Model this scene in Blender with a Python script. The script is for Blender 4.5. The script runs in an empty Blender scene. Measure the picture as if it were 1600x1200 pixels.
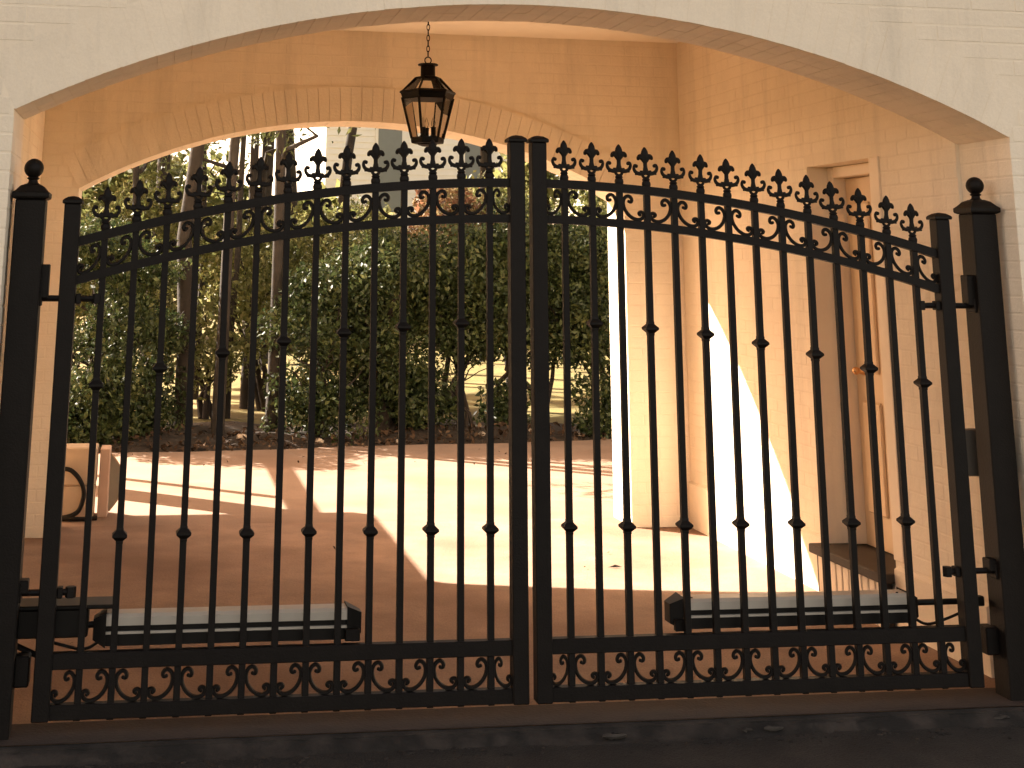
import bpy, bmesh, math, random
import numpy as np
from mathutils import Vector, Matrix

random.seed(7)
rng = np.random.default_rng(11)
S = bpy.context.scene
C = S.collection
R = math.radians

# ------------------------------------------------------------------ camera
cam = bpy.data.cameras.new('camera')
camo = bpy.data.objects.new('camera', cam)
C.objects.link(camo)
S.camera = camo
cam.sensor_width = 36.0
cam.lens = 2200.0 / 1600.0 * 36.0
CX, CY = 627.2, -105.0
cam.shift_x = (800.0 - CX) / 1600.0
cam.shift_y = (CY - 600.0) / 1600.0
cam.clip_start = 0.05
cam.clip_end = 2000
PITCH, YAW, ROLL = 0.2328, 0.1594, 0.0120
CAMP = Vector((-1.5461, -6.0739, 1.7542))
fw = Vector((math.sin(YAW) * math.cos(PITCH), math.cos(YAW) * math.cos(PITCH), math.sin(PITCH)))
rt = Vector((math.cos(YAW), -math.sin(YAW), 0))
up = rt.cross(fw)
rt2 = math.cos(ROLL) * rt + math.sin(ROLL) * up
up2 = -math.sin(ROLL) * rt + math.cos(ROLL) * up
M = Matrix((rt2, up2, -fw)).transposed().to_4x4()
M.translation = CAMP
camo.matrix_world = M

# ------------------------------------------------------------------ light
SUN = Vector((1.016, -0.90, -1.0)).normalized()      # direction the light travels
elev = math.asin(-SUN.z)
W = bpy.data.worlds.new('World')
S.world = W
W.use_nodes = True
nt = W.node_tree
nt.nodes.clear()
sky = nt.nodes.new('ShaderNodeTexSky')
sky.sky_type = 'NISHITA'
sky.sun_disc = False
sky.sun_elevation = elev
sky.sun_rotation = math.atan2(-SUN.x, -SUN.y)
sky.air_density = 0.4
sky.dust_density = 1.2
sky.ozone_density = 0.0
bg = nt.nodes.new('ShaderNodeBackground')
bg.inputs['Strength'].default_value = 0.098
wo = nt.nodes.new('ShaderNodeOutputWorld')
warm = nt.nodes.new('ShaderNodeMix')          # warm tint multiplied over the whole sky, in place of white balance
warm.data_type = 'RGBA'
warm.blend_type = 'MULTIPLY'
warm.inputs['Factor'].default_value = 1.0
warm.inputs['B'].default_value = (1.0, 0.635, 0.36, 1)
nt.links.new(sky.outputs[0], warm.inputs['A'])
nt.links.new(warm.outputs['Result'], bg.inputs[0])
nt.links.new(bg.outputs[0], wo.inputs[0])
sl = bpy.data.lights.new('sun', 'SUN')
sl.energy = 2.45
sl.angle = R(0.53)
sl.color = (1.0, 0.875, 0.72)
so = bpy.data.objects.new('sun', sl)
C.objects.link(so)
so.rotation_euler = SUN.to_track_quat('-Z', 'Y').to_euler()
so.location = (-8, 10, 12)
S.view_settings.view_transform = 'Standard'
S.view_settings.look = 'None'
S.view_settings.exposure = 3.42
S.view_settings.gamma = 1.0
S.view_settings.use_curve_mapping = False
S.render.engine = 'CYCLES'
S.cycles.max_bounces = 12
S.cycles.diffuse_bounces = 6
S.cycles.transparent_max_bounces = 24
S.cycles.caustics_reflective = False
S.cycles.caustics_refractive = False


# ------------------------------------------------------------------ helpers
def empty(name, loc=(0, 0, 0)):
    o = bpy.data.objects.new(name, None)
    C.objects.link(o)
    o.location = loc
    o.empty_display_size = 0.2
    return o


def tag(o, label=None, cat=None, group=None, kind=None):
    if label: o['label'] = label
    if cat: o['category'] = cat
    if group: o['group'] = group
    if kind: o['kind'] = kind
    return o


class MB:
    """collects shapes for one mesh"""
    def __init__(self):
        self.v = []; self.f = []

    def add(self, vs, fs):
        n = len(self.v)
        self.v += [tuple(p) for p in vs]
        self.f += [tuple(i + n for i in q) for q in fs]
        return self

    def box(self, x0, x1, y0, y1, z0, z1):
        vs = [(x0, y0, z0), (x1, y0, z0), (x1, y1, z0), (x0, y1, z0), (x0, y0, z1), (x1, y0, z1), (x1, y1, z1), (x0, y1, z1)]
        return self.add(vs, [(3, 2, 1, 0), (4, 5, 6, 7), (0, 1, 5, 4), (1, 2, 6, 5), (2, 3, 7, 6), (3, 0, 4, 7)])

    def bbox(self, x0, x1, y0, y1, z0, z1, b=0.004, seg=1):
        bm = bmesh.new()
        bmesh.ops.create_cube(bm, size=1)
        for p in bm.verts:
            p.co = Vector(((x0 + x1) / 2 + p.co.x * (x1 - x0), (y0 + y1) / 2 + p.co.y * (y1 - y0), (z0 + z1) / 2 + p.co.z * (z1 - z0)))
        bmesh.ops.bevel(bm, geom=list(bm.edges), offset=b, segments=seg, affect='EDGES', profile=0.5)
        bm.verts.index_update()
        self.add([p.co[:] for p in bm.verts], [[q.index for q in f.verts] for f in bm.faces])
        bm.free()
        return self

    def prism(self, poly, y0, y1):
        """polygon in x,z (counter-clockwise seen from -y) extruded along y"""
        n = len(poly)
        vs = [(x, y0, z) for x, z in poly] + [(x, y1, z) for x, z in poly]
        fs = [tuple(range(n)), tuple(range(2 * n - 1, n - 1, -1))]
        for i in range(n):
            j = (i + 1) % n
            fs.append((j, i, n + i, n + j))
        return self.add(vs, fs)

    def tube(self, pts, rad, n=8, cap=True, flat=None):
        pts = [Vector(p) for p in pts]
        m = len(pts)
        if not hasattr(rad, '__len__'): rad = [rad] * m
        vs = []; fs = []
        t0 = (pts[1] - pts[0]).normalized()
        ref = Vector((0, 1, 0)) if abs(t0.y) < 0.9 else Vector((1, 0, 0))
        a = t0.cross(ref).normalized()
        for i, p in enumerate(pts):
            t = (pts[min(i + 1, m - 1)] - pts[max(i - 1, 0)]).normalized()
            a = (a - t * a.dot(t)).normalized()
            b = t.cross(a)
            for k in range(n):
                w = 2 * math.pi * k / n
                kb = 1.0 if flat is None else flat
                vs.append(p + (a * math.cos(w) + b * math.sin(w) * kb) * rad[i])
        for i in range(m - 1):
            for k in range(n):
                k2 = (k + 1) % n
                fs.append((i * n + k, i * n + k2, (i + 1) * n + k2, (i + 1) * n + k))
        if cap:
            fs.append(tuple(range(n - 1, -1, -1)))
            fs.append(tuple((m - 1) * n + k for k in range(n)))
        return self.add(vs, fs)

    def lathe(self, prof, n=12, c=(0, 0, 0), sy=1.0, rot=0.0):
        """profile of (r, z) turned about z"""
        vs = []; fs = []
        m = len(prof)
        for r, z in prof:
            for k in range(n):
                w = rot + 2 * math.pi * k / n
                vs.append((c[0] + r * math.cos(w), c[1] + r * math.sin(w) * sy, c[2] + z))
        for i in range(m - 1):
            for k in range(n):
                k2 = (k + 1) % n
                fs.append((i * n + k, i * n + k2, (i + 1) * n + k2, (i + 1) * n + k))
        fs.append(tuple(range(n - 1, -1, -1)))
        fs.append(tuple((m - 1) * n + k for k in range(n)))
        return self.add(vs, fs)

    def ball(self, c, r, n=10, m=6, s=(1, 1, 1), mat=None):
        vs = []; fs = []
        for i in range(m + 1):
            t = math.pi * i / m
            rr = max(math.sin(t), 0.02)
            for k in range(n):
                w = 2 * math.pi * k / n
                p = Vector((r * rr * math.cos(w) * s[0], r * rr * math.sin(w) * s[1], -r * math.cos(t) * s[2]))
                if mat is not None: p = mat @ p
                vs.append(p + Vector(c))
        for i in range(m):
            for k in range(n):
                k2 = (k + 1) % n
                fs.append((i * n + k, i * n + k2, (i + 1) * n + k2, (i + 1) * n + k))
        return self.add(vs, fs)

    def sweep(self, pts, w, h):
        """rectangular bar along a curve in the x,z plane; w = depth in y, h = height"""
        m = len(pts); vs = []; fs = []
        for i, (x, z) in enumerate(pts):
            a = pts[max(i - 1, 0)]; b = pts[min(i + 1, m - 1)]
            t = Vector((b[0] - a[0], 0, b[1] - a[1])).normalized()
            nrm = Vector((-t.z, 0, t.x))
            p = Vector((x, 0, z))
            for sy, sz in ((-1, -1), (1, -1), (1, 1), (-1, 1)):
                vs.append(p + nrm * sz * h / 2 + Vector((0, sy * w / 2, 0)))
        for i in range(m - 1):
            for k in range(4):
                k2 = (k + 1) % 4
                fs.append((i * 4 + k, i * 4 + k2, (i + 1) * 4 + k2, (i + 1) * 4 + k))
        fs.append((3, 2, 1, 0)); fs.append(tuple((m - 1) * 4 + k for k in range(4)))
        return self.add(vs, fs)

    def mesh(self, name, mat, smooth=None):
        me = bpy.data.meshes.new(name)
        me.from_pydata(self.v, [], self.f)
        if mat: me.materials.append(mat)
        bm = bmesh.new(); bm.from_mesh(me)
        bmesh.ops.recalc_face_normals(bm, faces=bm.faces)
        bm.to_mesh(me); bm.free()
        if smooth:
            me.polygons.foreach_set('use_smooth', [True] * len(me.polygons))
            me.set_sharp_from_angle(angle=R(smooth))
        me.update()
        return me

    def build(self, name, mat, parent=None, smooth=None):
        return link(name, self.mesh(name, mat, smooth), parent)


def link(name, me, parent=None, loc=None):
    o = bpy.data.objects.new(name, me)
    C.objects.link(o)
    if parent: o.parent = parent
    if loc is not None: o.location = loc
    return o


def smooth_path(pts, sub=5):
    P = [Vector(p) for p in pts]
    P = [P[0] * 2 - P[1]] + P + [P[-1] * 2 - P[-2]]
    out = []
    for i in range(1, len(P) - 2):
        for k in range(sub):
            t = k / sub
            a, b, c, d = P[i - 1], P[i], P[i + 1], P[i + 2]
            out.append(0.5 * ((2 * b) + (c - a) * t + (2 * a - 5 * b + 4 * c - d) * t * t + (3 * b - a - 3 * c + d) * t ** 3))
    out.append(P[-2])
    return out


# ------------------------------------------------------------------ materials
def mat(name, base, rough=0.6, metal=0.0, var=0.0, scale=4.0, bump=0.0, bscale=60.0, spots=None, spec=0.5, grain=0.0, grime=0.0):
    m = bpy.data.materials.new(name)
    m.use_nodes = True
    t = m.node_tree
    b = t.nodes['Principled BSDF']
    b.inputs['Roughness'].default_value = rough
    b.inputs['Metallic'].default_value = metal
    b.inputs['Specular IOR Level'].default_value = spec
    b.inputs['Base Color'].default_value = (*base, 1)
    tc = t.nodes.new('ShaderNodeTexCoord')
    src = None
    if var > 0:
        n = t.nodes.new('ShaderNodeTexNoise')
        n.inputs['Scale'].default_value = scale
        n.inputs['Detail'].default_value = 6
        n.inputs['Roughness'].default_value = 0.65
        t.links.new(tc.outputs['Object'], n.inputs['Vector'])
        r = t.nodes.new('ShaderNodeValToRGB')
        r.color_ramp.elements[0].position = 0.3
        r.color_ramp.elements[1].position = 0.7
        r.color_ramp.elements[0].color = (*[c * (1 - var) for c in base], 1)
        r.color_ramp.elements[1].color = (*[min(1, c * (1 + var * 0.7)) for c in base], 1)
        t.links.new(n.outputs['Fac'], r.inputs['Fac'])
        src = r.outputs['Color']
    if spots:
        col, thr, sc = spots
        n2 = t.nodes.new('ShaderNodeTexNoise')
        n2.inputs['Scale'].default_value = sc
        n2.inputs['Detail'].default_value = 4
        t.links.new(tc.outputs['Object'], n2.inputs['Vector'])
        r2 = t.nodes.new('ShaderNodeValToRGB')
        r2.color_ramp.elements[0].position = thr
        r2.color_ramp.elements[1].position = min(thr + 0.16, 1)
        t.links.new(n2.outputs['Fac'], r2.inputs['Fac'])
        mx = t.nodes.new('ShaderNodeMix'); mx.data_type = 'RGBA'
        t.links.new(r2.outputs['Color'], mx.inputs['Factor'])
        if src: t.links.new(src, mx.inputs['A'])
        else: mx.inputs['A'].default_value = (*base, 1)
        mx.inputs['B'].default_value = (*col, 1)
        src = mx.outputs['Result']
    def times(src, fac_out, lo, hi, p0, p1):
        mr = t.nodes.new('ShaderNodeMapRange')
        mr.inputs['From Min'].default_value = p0; mr.inputs['From Max'].default_value = p1
        mr.inputs['To Min'].default_value = lo; mr.inputs['To Max'].default_value = hi
        t.links.new(fac_out, mr.inputs['Value'])
        mx = t.nodes.new('ShaderNodeMix'); mx.data_type = 'RGBA'; mx.blend_type = 'MULTIPLY'
        mx.inputs['Factor'].default_value = 1.0
        if src: t.links.new(src, mx.inputs['A'])
        else: mx.inputs['A'].default_value = (*base, 1)
        t.links.new(mr.outputs['Result'], mx.inputs['B'])
        return mx.outputs['Result']
    if grain > 0:
        n4 = t.nodes.new('ShaderNodeTexNoise'); n4.inputs['Scale'].default_value = 130; n4.inputs['Detail'].default_value = 3
        t.links.new(tc.outputs['Object'], n4.inputs['Vector'])
        src = times(src, n4.outputs['Fac'], 1 - grain, 1 + grain * 0.7, 0.32, 0.68)
    if grime > 0:
        mp = t.nodes.new('ShaderNodeMapping'); mp.inputs['Scale'].default_value = (5.0, 5.0, 0.55)
        t.links.new(tc.outputs['Object'], mp.inputs['Vector'])
        n5 = t.nodes.new('ShaderNodeTexNoise'); n5.inputs['Scale'].default_value = 1.0; n5.inputs['Detail'].default_value = 7; n5.inputs['Roughness'].default_value = 0.7
        t.links.new(mp.outputs['Vector'], n5.inputs['Vector'])
        src = times(src, n5.outputs['Fac'], 1.0, 1 - grime, 0.5, 0.74)
    if src: t.links.new(src, b.inputs['Base Color'])
    if bump > 0:
        n3 = t.nodes.new('ShaderNodeTexNoise')
        n3.inputs['Scale'].default_value = bscale
        n3.inputs['Detail'].default_value = 5
        t.links.new(tc.outputs['Object'], n3.inputs['Vector'])
        bp = t.nodes.new('ShaderNodeBump')
        bp.inputs['Strength'].default_value = bump
        bp.inputs['Distance'].default_value = 0.01
        t.links.new(n3.outputs['Fac'], bp.inputs['Height'])
        t.links.new(bp.outputs['Normal'], b.inputs['Normal'])
    return m


def leaf_mat(name, cols, trans=0.35, rough=0.45):
    m = bpy.data.materials.new(name)
    m.use_nodes = True
    t = m.node_tree
    b = t.nodes['Principled BSDF']
    b.inputs['Roughness'].default_value = rough
    b.inputs['Specular IOR Level'].default_value = 0.3
    g = t.nodes.new('ShaderNodeNewGeometry')
    r = t.nodes.new('ShaderNodeValToRGB')
    while len(r.color_ramp.elements) < len(cols): r.color_ramp.elements.new(0.5)
    for i, c in enumerate(cols):
        r.color_ramp.elements[i].position = i / (len(cols) - 1)
        r.color_ramp.elements[i].color = (*c, 1)
    tc = t.nodes.new('ShaderNodeTexCoord')
    nz = t.nodes.new('ShaderNodeTexNoise')       # whole sprays of paler or darker leaves
    nz.inputs['Scale'].default_value = 3.2
    nz.inputs['Detail'].default_value = 2
    t.links.new(tc.outputs['Object'], nz.inputs['Vector'])
    mr = t.nodes.new('ShaderNodeMapRange')
    mr.inputs['From Min'].default_value = 0.35
    mr.inputs['From Max'].default_value = 0.68
    t.links.new(nz.outputs['Fac'], mr.inputs['Value'])
    pw = t.nodes.new('ShaderNodeMath'); pw.operation = 'MULTIPLY_ADD'
    pw.inputs[1].default_value = 0.55
    t.links.new(g.outputs['Random Per Island'], pw.inputs[0])
    hm = t.nodes.new('ShaderNodeMath'); hm.operation = 'MULTIPLY'
    hm.inputs[1].default_value = 0.45
    t.links.new(mr.outputs['Result'], hm.inputs[0])
    t.links.new(hm.outputs[0], pw.inputs[2])
    t.links.new(pw.outputs[0], r.inputs['Fac'])
    t.links.new(r.outputs['Color'], b.inputs['Base Color'])
    tr = t.nodes.new('ShaderNodeBsdfTranslucent')
    hs = t.nodes.new('ShaderNodeHueSaturation')
    hs.inputs['Value'].default_value = 1.5
    t.links.new(r.outputs['Color'], hs.inputs['Color'])
    t.links.new(hs.outputs['Color'], tr.inputs['Color'])
    mx = t.nodes.new('ShaderNodeMixShader')
    mx.inputs[0].default_value = trans
    t.links.new(b.outputs[0], mx.inputs[1])
    t.links.new(tr.outputs[0], mx.inputs[2])
    t.links.new(mx.outputs[0], t.nodes['Material Output'].inputs['Surface'])
    return m


WALLC = (0.90, 0.80, 0.645)
M_PAINT = mat('painted_brick', WALLC, 0.65, var=0.07, scale=2.2, bump=0.22, bscale=55, grain=0.03, grime=0.16)
M_JOINT = mat('painted_joint', (0.88, 0.78, 0.625), 0.75, var=0.06, scale=3, bump=0.15, bscale=60, grime=0.16)
M_TRIM = mat('painted_trim', (0.88, 0.75, 0.58), 0.5, var=0.05, scale=3, bump=0.05, bscale=50)
M_CEIL = mat('ceiling_paint', (0.91, 0.83, 0.69), 0.7, var=0.04, scale=1.5, bump=0.05, bscale=40)
M_DOOR = mat('door_paint', (0.76, 0.57, 0.36), 0.4, var=0.08, scale=3, bump=0.04, bscale=30, spots=((0.36, 0.15, 0.06), 0.68, 3.0))
M_IRON = mat('black_iron', (0.0065, 0.005, 0.0042), 0.55, metal=0.0, var=0.3, scale=12, bump=0.15, bscale=120, spec=0.18)
M_DRIVE = mat('outside_concrete', (0.275, 0.182, 0.128), 0.88, var=0.18, scale=1.3, bump=0.3, bscale=45, spots=((0.215, 0.135, 0.09), 0.47, 0.9), grain=0.25)
M_FLOOR = mat('driveway_concrete', (0.315, 0.208, 0.145), 0.88, var=0.30, scale=2.1, bump=0.4, bscale=45, spots=((0.205, 0.122, 0.078), 0.47, 0.8), grain=0.25)
M_PAVE = mat('passage_paving', (0.40, 0.235, 0.155), 0.85, var=0.2, scale=1.3, bump=0.3, bscale=55, spots=((0.27, 0.15, 0.1), 0.55, 1.4))
M_APRON = mat('shaded_apron_paver', (0.036, 0.022, 0.016), 0.9, var=0.25, scale=9, bump=0.35, bscale=70)
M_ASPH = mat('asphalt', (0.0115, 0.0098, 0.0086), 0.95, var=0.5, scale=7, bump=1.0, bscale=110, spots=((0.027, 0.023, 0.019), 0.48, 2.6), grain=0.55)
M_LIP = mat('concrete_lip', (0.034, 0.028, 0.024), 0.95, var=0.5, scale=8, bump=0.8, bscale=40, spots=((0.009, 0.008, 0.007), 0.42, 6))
M_CHIP = mat('mortar_chip', (0.05, 0.044, 0.038), 0.95, var=0.4, scale=20, bump=0.5)
M_GREY = mat('grey_cover', (0.52, 0.475, 0.40), 0.42, metal=0.0, var=0.06, scale=5)
M_DARKPL = mat('black_plastic', (0.008, 0.007, 0.006), 0.5, var=0.1, spec=0.2)
M_BOX = mat('grey_box', (0.19, 0.165, 0.135), 0.5, var=0.1, scale=5)
M_GUARD = mat('pale_guard', (0.34, 0.31, 0.24), 0.5, var=0.1, scale=5)
M_BRASS = mat('brass', (0.72, 0.42, 0.2), 0.3, metal=1.0)
M_SILL = mat('shaded_stone_sill', (0.05, 0.038, 0.027), 0.75, var=0.2, scale=6, bump=0.2)  # stone colour darkened to carry the shadow under the sill
M_TAN = mat('tan_cabinet', (0.52, 0.40, 0.28), 0.55, var=0.08, scale=5)
M_PINK = mat('pinkish_panel', (0.55, 0.38, 0.29), 0.6, var=0.08, scale=5)
M_LAWN = mat('lawn', (0.17, 0.135, 0.034), 0.95, var=0.4, scale=1.6, bump=0.8, bscale=30, spots=((0.24, 0.165, 0.06), 0.55, 0.5))
M_MULCH = mat('mulch', (0.03, 0.019, 0.012), 0.95, var=0.45, scale=14, bump=1.0, bscale=50)
M_BARK = mat('bark', (0.024, 0.017, 0.013), 0.95, var=0.4, scale=9, bump=1.0, bscale=22)
M_PBARK = mat('pine_bark', (0.026, 0.020, 0.016), 0.95, var=0.45, scale=7, bump=1.0, bscale=14)
M_STONE = mat('garden_stone', (0.42, 0.34, 0.27), 0.9, var=0.3, scale=8, bump=0.6)
M_WHITE = mat('white_siding', (0.88, 0.85, 0.80), 0.6, var=0.04)
M_SHUT = mat('grey_shutter', (0.20, 0.22, 0.22), 0.6, var=0.06)
M_ROOF = mat('roof_shingle', (0.12, 0.11, 0.10), 0.9, var=0.3, scale=6, bump=0.5)
M_CANDLE = mat('candle_tube', (0.62, 0.5, 0.36), 0.5)
M_LEAF = leaf_mat('dark_leaf', [(0.013, 0.020, 0.009), (0.026, 0.040, 0.014), (0.055, 0.072, 0.024), (0.12, 0.125, 0.045)], 0.25, 0.45)
M_LEAF2 = leaf_mat('olive_leaf', [(0.05, 0.06, 0.02), (0.105, 0.115, 0.038), (0.18, 0.18, 0.07), (0.34, 0.30, 0.14)], 0.45)
M_LEAFR = leaf_mat('red_leaf', [(0.09, 0.05, 0.03), (0.18, 0.085, 0.05), (0.16, 0.13, 0.055), (0.27, 0.19, 0.11)], 0.4)
M_LEAFN = leaf_mat('pine_needle', [(0.045, 0.06, 0.022), (0.08, 0.095, 0.035), (0.12, 0.13, 0.05)], 0.3)
M_LITTER = leaf_mat('leaf_litter', [(0.02, 0.012, 0.007), (0.04, 0.022, 0.012), (0.07, 0.04, 0.022), (0.22, 0.15, 0.095)], 0.1, 0.8)


def glass_mat():
    m = bpy.data.materials.new('lantern_glass')
    m.use_nodes = True
    t = m.node_tree
    t.nodes.remove(t.nodes['Principled BSDF'])
    a = t.nodes.new('ShaderNodeBsdfTransparent'); a.inputs[0].default_value = (0.97, 0.95, 0.92, 1)
    g = t.nodes.new('ShaderNodeBsdfGlossy'); g.inputs['Roughness'].default_value = 0.05
    fr = t.nodes.new('ShaderNodeFresnel'); fr.inputs[0].default_value = 1.45
    x = t.nodes.new('ShaderNodeMixShader')
    t.links.new(fr.outputs[0], x.inputs[0]); t.links.new(a.outputs[0], x.inputs[1]); t.links.new(g.outputs[0], x.inputs[2])
    t.links.new(x.outputs[0], t.nodes['Material Output'].inputs['Surface'])
    return m


M_GLASS = glass_mat()
M_BULB = mat('clear_bulb', (0.75, 0.6, 0.45), 0.15)

# ------------------------------------------------------------------ ground
def sheet(name, x0, x1, y0, y1, z, m, nx=1, ny=1, wob=None):
    b = MB()
    vs = []; fs = []
    for j in range(ny + 1):
        for i in range(nx + 1):
            x = x0 + (x1 - x0) * i / nx; y = y0 + (y1 - y0) * j / ny
            p = [x, y, z]
            if wob: p = wob(i, j, p)
            vs.append(p)
    for j in range(ny):
        for i in range(nx):
            a = j * (nx + 1) + i
            fs.append((a, a + 1, a + nx + 2, a + nx + 1))
    b.add(vs, fs)
    o = b.build(name, m, None, 60)
    return tag(o, kind='structure')


sheet('lawn', -600, 600, -600, 900, -0.06, M_LAWN)
sheet('road', -40, 40, -30, -0.17, -0.035, M_ASPH)


def bed_edge(i, j, p):
    if j == 12:
        x = p[0]
        p[1] = 8.62 + 0.155 * x * (1 if x > -0.4 else 0.5) + 0.05 * math.sin(x * 3.1) + 0.03 * math.sin(x * 7.7)
    return p


def drive_wob(i, j, p):
    if j == 1:
        x = p[0]
        p[1] = 8.60 + 0.155 * max(x, -2) + 0.04 * math.sin(x * 2.3) + 0.02 * math.sin(x * 6.1)
        if x > 6: p[1] = 9.6
    return p


sheet('driveway', -3.2, 14, 4.45, 9, 0.0, M_DRIVE, 90, 1, drive_wob)
sheet('passage_floor', -2.42, 2.22, -0.12, 4.45, 0.0, M_FLOOR)
sheet('shaded_threshold', -2.2, 2.2, -0.125, 0.13, 0.004, M_APRON)  # pavers coloured near black, standing in for the dimming light under the gate


def mulch_wob(i, j, p):
    x, y = p[0], p[1]
    d = max(0, min(1, (y - 8.4 - 0.155 * max(x, -2)) / 0.7))
    e = max(0, min(1, (11.4 - y) / 1.0))
    p[2] = -0.09 + 0.13 * min(d, e) + 0.025 * math.sin(x * 2.1 + y) + 0.02 * math.sin(x * 5.3 - y * 3.1)
    return p


sheet('garden_bed', -9, 13, 8.0, 11.6, 0, M_MULCH, 90, 24, mulch_wob)

# apron of pavers under the gate, with its broken concrete lip
apron = empty('gate_apron', (0, -0.13, 0))
tag(apron, kind='structure')
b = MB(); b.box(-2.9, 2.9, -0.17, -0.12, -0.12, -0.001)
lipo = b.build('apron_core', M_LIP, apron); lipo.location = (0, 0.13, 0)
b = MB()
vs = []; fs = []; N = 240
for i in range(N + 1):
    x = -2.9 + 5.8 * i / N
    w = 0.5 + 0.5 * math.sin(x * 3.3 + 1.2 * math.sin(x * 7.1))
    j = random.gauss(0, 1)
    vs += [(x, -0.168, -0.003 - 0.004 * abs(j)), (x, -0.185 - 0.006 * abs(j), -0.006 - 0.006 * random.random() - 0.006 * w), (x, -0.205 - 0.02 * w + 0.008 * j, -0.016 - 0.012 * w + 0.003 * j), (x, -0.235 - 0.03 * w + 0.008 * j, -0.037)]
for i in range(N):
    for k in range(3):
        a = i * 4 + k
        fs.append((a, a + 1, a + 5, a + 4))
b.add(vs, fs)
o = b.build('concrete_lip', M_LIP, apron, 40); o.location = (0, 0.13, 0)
for (cx_, w_, y_) in ((0.27, 0.085, -0.235), (0.93, 0.075, -0.222), (0.82, 0.035, -0.225), (1.93, 0.06, -0.2)):
    q = MB(); q.ball((0, 0, 0), w_ * .5, 9, 5, (1.25, .35, .22))
    q.v = [(p[0] + random.gauss(0, .003), p[1] + random.gauss(0, .003), p[2] + random.gauss(0, .002)) for p in q.v]
    o = q.build('mortar_chip', M_CHIP, apron, 50); o.location = (cx_, y_ + 0.13, -0.014)
b = MB()
for k in range(260):
    x = random.uniform(-2.4, 2.4); y = random.gauss(-0.25, 0.06)
    if y > -0.2: continue
    s_ = random.uniform(0.003, 0.011)
    b.ball((x, y, -0.034), s_, 5, 3, (random.uniform(.8, 2), 1, 0.5))
o = b.build('mortar_crumbs', M_LIP); tag(o, kind='stuff', label='pale mortar crumbs along the edge of the road', cat='rubble')

# ------------------------------------------------------------------ gatehouse
house = empty('gatehouse', (0, 0, 0))
tag(house, 'cream painted brick gatehouse with a wide arched drive-through passage', 'building')


def cam_px(p):
    d = Vector(p) - CAMP
    z = d.dot(fw)
    if z < 0.1: return None
    return CX + 2200 * d.dot(rt2) / z, CY - 2200 * d.dot(up2) / z


BRICKS = []     # (parent key, box)


def wall_obj(name, mb, m=M_JOINT):
    return mb.build(name, m, house)


def arch_profile(cx, hw, spring, rise):
    Rr = (hw * hw + rise * rise) / (2 * rise)
    return cx, spring + rise - Rr, Rr, math.asin(hw / Rr)


def arch_wall(name, cx, hw, spring, rise, y0, y1, x0, x1, ztop):
    ax, az, Rr, ang = arch_profile(cx, hw, spring, rise)
    e = 0.0025
    n = 48
    b = MB()
    top = ztop
    pl = [(x0, -0.2), (cx - hw - e, -0.2), (cx - hw - e, spring)]
    b.prism([(x0, -0.2), (cx - hw - e, -0.2), (cx - hw - e, top), (x0, top)], y0, y1)
    b.prism([(cx + hw + e, -0.2), (x1, -0.2), (x1, top), (cx + hw + e, top)], y0, y1)
    poly = []
    for i in range(n + 1):
        w = -ang + 2 * ang * i / n
        poly.append((ax + (Rr + e) * math.sin(w), az + (Rr + e) * math.cos(w)))
    poly[0] = (cx - hw - e, poly[0][1]); poly[-1] = (cx + hw + e, poly[-1][1])
    vs = []; fs = []
    for (px, pz) in poly:
        vs += [(px, y0, pz), (px, y0, top), (px, y1, top), (px, y1, pz)]
    for i in range(n):
        a = i * 4
        for k in range(4):
            k2 = (k + 1) % 4
            fs.append((a + k, a + k2, a + 4 + k2, a + 4 + k))
    b.add(vs, fs)
    return b.build(name, M_JOINT, house)


FY0, FY1 = -0.15, 0.28
BY0, BY1 = 4.05, 4.47
F = dict(cx=0.02, hw=2.20, spring=2.36, rise=0.52)
B = dict(cx=-0.196, hw=1.961, spring=2.255, rise=0.515)
front_wall = arch_wall('front_wall', F['cx'], F['hw'], F['spring'], F['rise'], FY0, FY1, -9, 9, 6.6)
back_wall = arch_wall('back_wall', B['cx'], B['hw'], B['spring'], B['rise'], BY0, BY1, -9, 9, 6.6)

# side walls
XR, XL = 2.205, -2.42
DY0, DY1, DZ0, DZ1 = 1.14, 1.92, 0.27, 2.36
b = MB()
b.box(XR, 2.75, FY1, DY0, -0.2, 3.7)
b.box(XR, 2.75, DY1, BY0, -0.2, 3.7)
b.box(XR, 2.75, DY0, DY1, DZ1, 3.7)
b.box(XR, 2.75, DY0, DY1, -0.2, DZ0 - 0.05)
b.box(2.44, 2.75, DY0, DY1, DZ0 - 0.05, DZ1)
door_wall = b.build('side_wall', M_JOINT, house)
b = MB(); b.box(-2.9, XL, FY1, BY0, -0.2, 3.7)
plain_wall = b.build('side_wall', M_JOINT, house)
b = MB()
b.box(XL, XR, FY1, BY0, 3.43, 3.7)
ceil = b.build('ceiling', M_CEIL, house)
b = MB()
b.box(-9, -2.9, FY1, BY0, -0.2, 6.6)
b.box(2.75, 9, FY1, BY0, -0.2, 6.6)
b.build('wing_wall', M_JOINT, house)
b = MB()
b.box(-9.3, 9.3, FY0 - 0.35, BY1 + 0.35, 6.6, 6.78)
ro = b.build('roof', M_ROOF, house)
b = MB(); b.prism([(-9.3, 6.78), (9.3, 6.78), (7, 8.2), (-7, 8.2)], 0.4, 3.9); b.build('roof', M_ROOF, house)

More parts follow.
